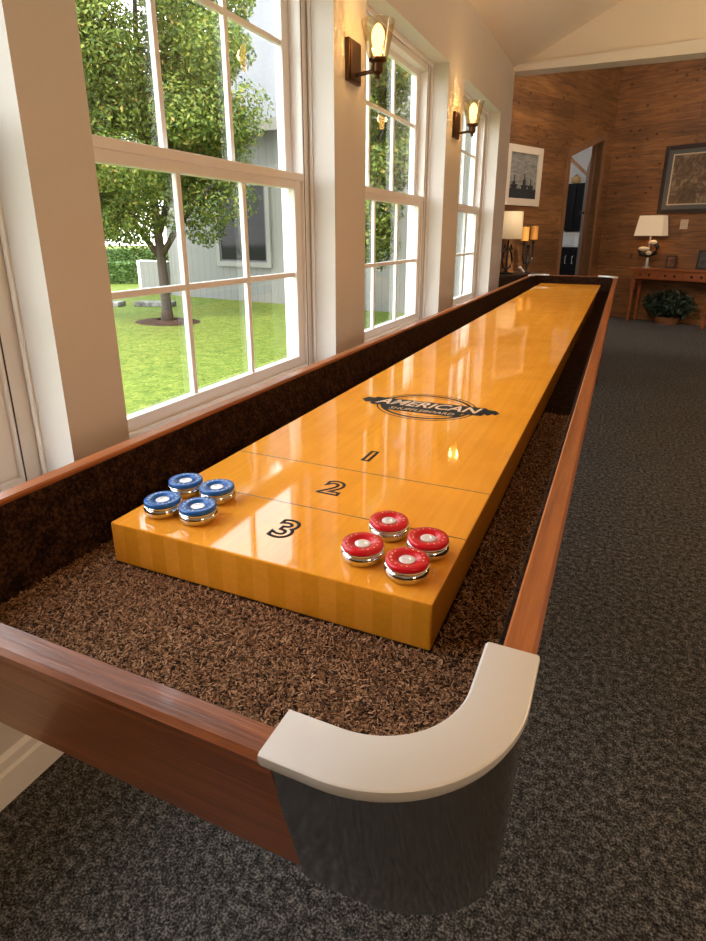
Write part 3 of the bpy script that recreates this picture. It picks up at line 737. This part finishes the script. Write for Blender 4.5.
co = thing('console_table', 'reddish wooden console table with three drawers against the right board wall', 'console table', P3(0.66, 0.02, 0), A3)
cw, cd, chh = 1.14, 0.34, T - 0.02
obj('tabletop', B(0, cw, -cd, 0, chh - 0.028, chh, 0.005), M['console'], co)
obj('apron', B(0.05, cw - 0.05, -cd + 0.03, -0.02, chh - 0.155, chh - 0.028, 0.002), M['console'], co)
for k in range(3):
    x = 0.07 + k * 0.34
    d_ = obj('drawer', B(x, x + 0.32, -cd + 0.020, -cd + 0.032, chh - 0.145, chh - 0.040, 0.004), M['console'], co)
    for kx in (0.10, 0.22):
        bm = bmesh.new(); lathe(bm, [(0, 0), (0.008, 0), (0.008, 0.010), (0.017, 0.018), (0.012, 0.026), (0, 0.028)], 14); bmesh.ops.rotate(bm, cent=(0, 0, 0), matrix=Matrix.Rotation(PI / 2, 3, 'X'), verts=bm.verts[:]); move(bm, (x + kx, -cd + 0.020, chh - 0.092))
        obj('drawer_knob', bm, M['iron'], d_, True, 50)
def turned(h):
    return [(0, 0), (0.020, 0), (0.024, 0.02), (0.018, 0.05), (0.022, 0.12), (0.030, h * 0.45), (0.026, h * 0.62), (0.032, h * 0.66), (0.022, h * 0.70), (0.034, h * 0.76), (0.034, h), (0, h)]
for x, y in ((0.06, -cd + 0.05), (cw - 0.06, -cd + 0.05), (0.06, -0.05), (cw - 0.06, -0.05)):
    bm = bmesh.new(); lathe(bm, turned(chh - 0.15), 16, (x, y, 0)); obj('leg', bm, M['console'], co, True, 50)
tl = thing('table_lamp', 'lamp with square tapered cream shade and white flower base on the console table', 'lamp', P3(0.825, 0.19, chh), A3)
bm = bmesh.new()
zs0, zs1 = 0.43, 0.70
a, b = (0.195, 0.10), (0.160, 0.075)
for q in (0.0, 0.006):
    lo = [bm.verts.new((sx * (a[0] - q), sy * (a[1] - q), zs0)) for sx, sy in ((-1, -1), (1, -1), (1, 1), (-1, 1))]; hi = [bm.verts.new((sx * (b[0] - q), sy * (b[1] - q), zs1)) for sx, sy in ((-1, -1), (1, -1), (1, 1), (-1, 1))]
    for i in range(4): bm.faces.new((lo[i], lo[(i + 1) % 4], hi[(i + 1) % 4], hi[i]))
    if q == 0: lo0, hi0 = lo, hi
for i in range(4): bm.faces.new((lo0[i], lo0[(i + 1) % 4], lo[(i + 1) % 4], lo[i])); bm.faces.new((hi0[i], hi0[(i + 1) % 4], hi[(i + 1) % 4], hi[i]))
obj('lamp_shade', bm, M['shade'], tl)
bm = bmesh.new(); lathe(bm, [(0, 0), (0.06, 0), (0.06, 0.012), (0.022, 0.025), (0.03, 0.06), (0.016, 0.13), (0.010, 0.18), (0.010, 0.50), (0, 0.50)], 20)
obj('base', bm, mat('silvered_base', (0.45, 0.42, 0.38), 0.3, 0.6), tl, True, 50)
bm = bmesh.new()
tube(bm, [(-0.13, 0, 0.25), (-0.10, 0, 0.18), (0, 0, 0.16), (0.10, 0, 0.20), (0.12, 0, 0.28), (0.07, 0, 0.34)], 0.03, 10)
obj('dark_wreath', bm, M['iron'], tl, True, 60)
for x, z, sx in ((-0.06, 0.255, 2.0), (0.055, 0.345, 1.5), (0.02, 0.20, 1.0)):
    bm = bmesh.new(); bmesh.ops.create_icosphere(bm, subdivisions=2, radius=0.04); move(bm, (x, -0.03, z), (sx, 0.7, 0.75)); obj('white_flower', bm, mat('white_porcelain', (0.72, 0.64, 0.50), 0.35), tl, True)
light('lamp_bulb_light', 'POINT', P3(0.825, 0.19, chh + 0.57), 2.2, (1.0, 0.68, 0.38), shadow_soft_size=0.04)
def photo_frame(label, s, w_, h_, fr, ptint, lean=0.15):
    r = thing('photo_frame', label, 'photo frame', P3(s, 0.13, chh + 0.002), A3)
    bm = frame_bm(w_, h_, 0.022, 0.0, 0.014, 0.002); bmesh.ops.rotate(bm, cent=(0, 0, 0), matrix=Matrix.Rotation(-lean, 3, 'X'), verts=bm.verts[:]); obj('frame', bm, fr, r)
    bm = B(0.02, w_ - 0.02, -0.008, -0.004, 0.02, h_ - 0.02); bmesh.ops.rotate(bm, cent=(0, 0, 0), matrix=Matrix.Rotation(-lean, 3, 'X'), verts=bm.verts[:])
    mp = mat('snapshot_print', ptint, 0.4); g = N(mp); g.col(g.ramp(g.noise(g.coord((1, 1, 1)), 18, 3), [(0.35, tuple(x * 0.3 for x in ptint)), (0.65, ptint)])); obj('photo', bm, mp, r)
    bm = bmesh.new(); tube(bm, [(w_ / 2, 0.02, h_ * .6), (w_ / 2, h_ * 0.35, 0.002)], 0.004, 6); obj('easel_strut', bm, M['iron'], r)
photo_frame('small dark wooden photo frame beside the square shaded lamp', 1.06, 0.13, 0.17, M['darkwood'], (0.22, 0.09, 0.03))
photo_frame('black photo frame at the right end of the console table', 1.46, 0.20, 0.25, M['iron'], (0.05, 0.05, 0.055))
pp = thing('potted_plant', 'dark leafy green plant in a brown basket on the floor under the console table', 'plant', P3(1.21, 0.19, 0), A3)
bm = bmesh.new(); lathe(bm, [(0, 0), (0.11, 0), (0.14, 0.10), (0.135, 0.10), (0.11, 0.08), (0, 0.08)], 24, sx=1.3, sy=0.7); obj('basket', bm, wood('wicker_brown', (0.08, 0.03, 0.01), (0.20, 0.085, 0.035), (0.30, 0.14, 0.06), 'x', 2, 0.7, 0), pp, True, 50)
def pf_(r, n):
    v = unit(r, n); s = r.uniform(0.4, 1.0, (n, 1)); p = v * s * np.array([[0.37, 0.15, 0.21]]) + np.array([[0, 0, 0.27]])
    return p, v
vs, fs = leaves(800, pf_, 0.042, 5); obj_py('foliage', vs, fs, M['house_leaf'], pp)

# ------------------------------------------------------------------ room behind the door: dark cabinets and a white oven
kk = lambda s, off: P13(s, -off)          # off = distance behind the left board wall
o = structure('wall_kitchen_side', B(-2.1, -2.0, -1.35, 2.4, -0.3, ZT), M['kwall']); o.location = K; o.rotation_euler = (0, 0, A3)
o = structure('wall_kitchen_front', B(-2.0, -0.19, -1.35, -1.25, -0.3, ZT), M['siding']); o.location = K; o.rotation_euler = (0, 0, A3)
o = structure('wall_kitchen_back', B(-2.1, -0.1, 2.4, 2.5, 0, ZT), M['kwall']); o.location = K; o.rotation_euler = (0, 0, A3)
bm = bmesh.new(); prism(bm, [(-1.75, 1.55, T + 1.86), (-1.75, 1.55, T + 1.92), (-1.15, 1.55, T + 1.43), (-1.15, 1.55, T + 1.37)], (0, 0.06, 0))
o = structure('trim_2', bm, M['jamb']); o.location = K; o.rotation_euler = (0, 0, A3)
bc = thing('base_cabinet', 'black base cabinet seen low through the doorway', 'cabinet', P4(-1.95, 2.25), A3)
obj('body', B(0, 1.1, -0.60, 0, 0, T + 0.20, 0.004), mat('black_laminate', (0.006, 0.006, 0.008), 0.6, spec=0.15), bc)
for k in range(2):
    dd = obj('door', B(0.02 + k * .54, 0.54 + k * .54, -0.62, -0.60, 0.08, T + 0.17, 0.004), mat('black_laminate_door', (0.006, 0.006, 0.008), 0.6, spec=0.15), bc)
    bm = bmesh.new(); tube(bm, [(0.47 + k * .14, -0.62, T - .1), (0.47 + k * .14, -0.645, T - .09), (0.47 + k * .14, -0.645, T + .03), (0.47 + k * .14, -0.62, T + .04)], 0.006, 8); obj('handle', bm, M['capm'], dd)
ov = thing('countertop_oven', 'white countertop oven standing on the black base cabinet behind the doorway', 'oven', P4(-1.93, 2.22, T + 0.201), A3)
obj('body', B(0, 1.0, -0.55, 0, 0, 0.27, 0.008), mat('white_enamel', (0.75, 0.80, 0.80), 0.3), ov)
od = obj('door', B(0.06, 0.56, -0.565, -0.55, 0.03, 0.24, 0.006), mat('pale_grey_enamel', (0.55, 0.62, 0.63), 0.3), ov)
bm = bmesh.new(); tube(bm, [(0.50, -0.565, 0.08), (0.50, -0.595, 0.09), (0.50, -0.595, 0.19), (0.50, -0.565, 0.20)], 0.008, 8); obj('handle', bm, M['vinyl'], od)
wc = thing('wall_cabinet', 'tall black wall cabinet over the white oven behind the doorway', 'cabinet', P4(-1.95, 2.25), A3)
obj('body', B(0, 1.1, -0.62, 0, T + 0.50, T + 1.32, 0.004), mat('black_laminate_wall', (0.006, 0.006, 0.008), 0.6, spec=0.15), wc)
for k in range(2): obj('door', B(0.02 + k * .54, 0.54 + k * .54, -0.64, -0.62, T + 0.53, T + 1.29, 0.004), mat('black_laminate_wall_door', (0.006, 0.006, 0.008), 0.6, spec=0.15), wc)
jr = thing('storage_jar', 'tan round jar on top of the tall black wall cabinet', 'jar', P4(-1.53, 1.78, T + 1.321), A3)
bm = bmesh.new(); lathe(bm, [(0, 0), (0.06, 0), (0.09, 0.04), (0.085, 0.11), (0.05, 0.13), (0, 0.13)], 20); obj('body', bm, mat('tan_stoneware', (0.42, 0.27, 0.10), 0.4), jr, True, 50)
bm = bmesh.new(); lathe(bm, [(0, 0.13), (0.055, 0.13), (0.045, 0.145), (0.012, 0.15), (0.016, 0.165), (0, 0.17)], 20); obj('lid', bm, mat('brown_lid', (0.16, 0.09, 0.04), 0.4), jr, True, 50)
tn = thing('storage_tin', 'pink tin with black lid on top of the tall black wall cabinet', 'tin', P4(-1.26, 1.76, T + 1.321), A3)
bm = bmesh.new(); lathe(bm, [(0, 0), (0.055, 0), (0.055, 0.10), (0, 0.10)], 20); obj('body', bm, mat('pink_tin', (0.45, 0.22, 0.16), 0.4), tn, True, 50)
bm = bmesh.new(); lathe(bm, [(0, 0.10), (0.06, 0.10), (0.06, 0.18), (0.03, 0.19), (0.0, 0.195)], 20); obj('lid', bm, M['iron'], tn, True, 50)

# ------------------------------------------------------------------ outdoors
G = T - 1.05
bm = bmesh.new()
box(bm, -60, XO, -40, 60, G - 0.2, G)
structure('ground', bm, M['lawn'])
# house next door: long facade nearly parallel to the lawn edge
HA = math.atan2(10.55 - 11.2, 5.0)
hs = thing('neighboring_house', 'pale board sided house with hip roof across the lawn', 'house', (-9.6, 11.17, G), HA)
HWID, HDEP, HEV = 7.2, 6.0, 3.62
obj('wall', B(0, HWID, 0, HDEP, 0, HEV), M['siding'], hs)
OV = 0.35
bm = bmesh.new()
e = [(-OV, -OV, HEV), (HWID + OV, -OV, HEV), (HWID + OV, HDEP + OV, HEV), (-OV, HDEP + OV, HEV)]
rh = HEV + 5.2
r0, r1 = (HDEP / 2, HDEP / 2, rh), (HWID - 0.6, HDEP / 2, rh)
E_ = [bm.verts.new(p) for p in e]; A_, B_ = bm.verts.new(r0), bm.verts.new(r1)
bm.faces.new((E_[0], E_[1], B_, A_)); bm.faces.new((E_[1], E_[2], B_)); bm.faces.new((E_[2], E_[3], A_, B_)); bm.faces.new((E_[3], E_[0], A_)); bm.faces.new(E_[::-1])
obj('roof', bm, M['shingle'], hs)
obj('fascia', B(-OV, HWID + OV, -OV - 0.03, -OV, HEV - 0.20, HEV + 0.02), mat('cream_fascia', (0.14, 0.135, 0.115), 0.5), hs)
x0, x1, z0, z1 = 1.78, 3.15, 0.86, 2.46
wn = obj('window', frame_bm(x1 - x0 + 0.24, z1 - z0 + 0.20, 0.11, 0.0, 0.05, 0.004), mat('cream_window_trim', (0.145, 0.145, 0.125), 0.5), hs); wn.location = (x0 - 0.12, 0, z0 - 0.10)
bm = bmesh.new(); box(bm, 0.13, x1 - x0 + 0.11, -0.014, -0.004, 0.12, z1 - z0 + 0.08); mg = mat('dark_window_glass', (0.012, 0.013, 0.015), 0.05, spec=0.12); obj('pane', bm, mg, wn)
bm = bmesh.new(); xm = (x1 - x0) / 2 + 0.12
box(bm, xm - 0.03, xm + 0.03, -0.035, -0.012, 0.11, z1 - z0 + 0.09); box(bm, 0.11, x1 - x0 + 0.13, -0.03, -0.012, 0.11, 0.15); box(bm, 0.11, 0.15, -0.03, -0.012, 0.15, z1 - z0 + .09); box(bm, x1 - x0 + .09, x1 - x0 + .13, -0.03, -0.012, 0.15, z1 - z0 + .09)
obj('sash', bm, mat('grey_sash', (0.05, 0.05, 0.055), 0.5), wn)
fn = thing('board_fence', 'low white board fence standing at the house corner', 'fence', (-10.75, 11.33, G), HA)
obj('board_panel', B(0.06, 1.10, -0.03, 0.03, 0.03, 0.80), M['siding'], fn); obj('post', B(0.0, 0.09, -0.045, 0.045, 0, 0.82, 0.005), M['trimw'], fn); obj('top_rail', B(0.09, 1.12, -0.04, 0.04, 0.80, 0.83), M['trimw'], fn)

# trees
def make_tree(name, label, base, trunk_r, limbs, crown, n, size, seed, group=None):
    r = thing(name, label, 'tree', base, 0, group)
    bm = bmesh.new()
    for pts, rad in limbs: tube(bm, pts, rad, 10)
    obj('trunk', bm, M['bark'], r, True)
    cr = np.array(crown)
    def cf(q, n):
        c = cr[q.integers(len(cr), size=n)]; v = unit(q, n); s = q.uniform(0.25, 1.0, (n, 1)) ** 0.45
        return c[:, :3] + v * s * c[:, [3, 3, 4]], v + np.array((0, 0, .35))
    vs, fs = leaves(n, cf, size, seed); obj_py('foliage', vs, fs, M['leaf'], r)
    return r
q = random.Random(21)
limbs = [([(0, 0, -0.02), (0.01, 0, 0.25), (0, 0, 0.9), (-0.03, 0, 1.8), (-0.10, 0, 3.0), (-0.12, 0.05, 4.4), (-0.05, 0.1, 5.6)], [0.125, 0.085, 0.078, 0.07, 0.06, 0.04, 0.02]),
         ([(0, 0, 1.05), (-0.35, -0.1, 1.55), (-0.75, -0.2, 2.3), (-1.0, -0.3, 3.2)], [0.055, 0.048, 0.04, 0.02]), ([(-0.5, -0.13, 1.75), (-1.1, -0.2, 2.05), (-1.6, -0.3, 2.7)], [0.035, 0.03, 0.015]),
         ([(0, 0, 1.10), (0.30, 0.05, 1.5), (0.75, 0.1, 2.0), (1.3, 0.2, 2.4)], [0.055, 0.05, 0.04, 0.02]), ([(0.02, 0, 1.5), (0.25, 0.1, 2.2), (0.5, 0.2, 3.2), (0.6, 0.3, 4.2)], [0.06, 0.05, 0.035, 0.02]),
         ([(-0.05, 0, 2.1), (-0.4, 0.2, 2.9), (-0.8, 0.4, 3.9)], [0.05, 0.04, 0.02])]
crown = []
for i in range(84):
    a = q.uniform(0, 2 * PI); h = q.uniform(1.6, 5.6); rr = 1.95 * math.sin(PI * min(1, max(0.12, (h - 0.9) / 5.2))) ** 0.7
    d = rr * math.sqrt(q.uniform(0.05, 1)); crown.append((d * math.cos(a) - 0.05, d * math.sin(a), h, q.uniform(0.38, 0.68), q.uniform(0.30, 0.50)))
for i in range(40):
    a = q.uniform(0, 2 * PI); h = q.uniform(2.2, 5.0); d = 1.2 * math.sqrt(q.uniform(0, 1)); crown.append((d * math.cos(a) + 0.05, d * math.sin(a) - 0.3, h, 0.5, 0.42))
make_tree('leafy_tree', 'leafy green tree with forked trunk on the lawn in a mulch ring', (-6.52, 7.47, G), 0.12, limbs, crown, 120000, 0.036, 4)
ml = bmesh.new(); lathe(ml, [(0.15, 0.001), (0.17, 0.05), (0.25, 0.045), (0.42, 0.02), (0.48, 0.001)], 30, sx=1.25, sy=1.0)
o = obj('mulch_bed', ml, M['mulch'], None, True); o.location = (-6.50, 7.46, G); tag(o, 'ring of brown mulch around the trunk of the leafy tree', 'mulch', kind='stuff')
limbs2 = [([(0, 0, -0.02), (0, 0, 1.2), (0.25, 0, 2.6), (0.42, 0, 4.2)], [0.09, 0.08, 0.05, 0.02]), ([(0, 0, 1.5), (0.4, 0.1, 2.2), (0.6, 0.1, 2.9)], [0.04, 0.03, 0.015]), ([(0, 0, 1.7), (-0.3, 0.1, 2.4), (-0.5, 0.1, 3.2)], [0.04, 0.03, 0.015])]
crown2 = []
for i in range(34):
    a = q.uniform(0, 2 * PI); h = q.uniform(1.35, 4.6); rr = 0.72 * math.sin(PI * min(0.9, max(0.2, (h - 1.0) / 4.6)))
    d = rr * math.sqrt(q.uniform(0, 1)); crown2.append((d * math.cos(a) + 0.45, d * math.sin(a), h, q.uniform(0.25, 0.42), q.uniform(0.25, 0.42)))
make_tree('slender_tree', 'slender green tree seen through the second clear window past the near sconce', (-3.08, 7.35, G), 0.08, limbs2, crown2, 30000, 0.036, 9)
# hedges at the far left
def make_hedge(name, label, x, y, L_, d_, h_, seed, rz, n):
    r = thing(name, label, 'hedge', (x, y, G), rz)
    def hf(q_, n):
        top = q_.uniform(0, 1, n) < 0.33; u = q_.uniform(-1, 1, n)
        p = np.stack((u * L_, np.where(top, q_.uniform(-1, 1, n) * d_, -d_), np.where(top, h_, q_.uniform(0, 1, n) * h_)), 1)
        return p, np.where(top[:, None], np.array([[0, 0, 1.0]]), np.array([[0, -1.0, 0.2]]))
    vs, fs = leaves(n, hf, 0.07, seed); 
    core = obj('stem_core', B(-L_ * .98, L_ * .98, -d_ * .9, d_ * .9, 0, h_ * .97), mat('dark_hedge_core', (0.02, 0.04, 0.01), 0.9), r)
    obj_py('foliage', vs, fs, M['hedge'], r)
make_hedge('clipped_hedge', 'lower clipped green hedge at the far left behind the tree', -14.0, 13.2, 1.9, 0.4, 0.6, 31, 0.75, 2600)
make_hedge('clipped_hedge', 'taller green hedge behind the lower clipped hedge', -15.2, 14.4, 2.2, 0.5, 0.95, 32, 0.75, 2600)
for i, (x, y, a_, l_, lab) in enumerate(((-9.35, 8.75, 0.25, 0.42, 'pale flat paving stone on the lawn left of the tree, the nearer of two'), (-8.35, 9.2, 0.35, 0.40, 'pale flat paving stone on the lawn left of the tree, the farther of two'))):
    o = obj('paving_stone', B(-l_, l_, -0.16, 0.16, 0, 0.10, 0.02), M['stone']); o.location = (x, y, G); o.rotation_euler = (0, 0, a_); tag(o, lab, 'stone', 'paving stones on the lawn')
# far trees that close the view
bm = None
for i, (x, y, r_, h_, lab) in enumerate(((-26, 24, 3.2, 6.0, 'distant round tree behind the hedges'), (-33, 18, 3.6, 6.5, 'distant broad tree far left beyond the hedges'), (-40, 30, 4.2, 8.0, 'most distant tall tree beyond the lawn'))):
    r = thing('distant_tree', lab, 'tree', (x, y, G))
    bm = bmesh.new(); tube(bm, [(0, 0, 0), (0, 0, h_ * .6)], [0.2, 0.1], 8); obj('trunk', bm, M['bark'], r)
    def cf(q_, n):
        v = unit(q_, n); s = q_.uniform(0.5, 1, (n, 1))
        return v * s * np.array([[r_, r_, h_ * .4]]) + np.array([[0, 0, h_ * .58]]), v
    vs, fs = leaves(2200, cf, 0.22, 50 + i); obj_py('foliage', vs, fs, M['hedge'], r)
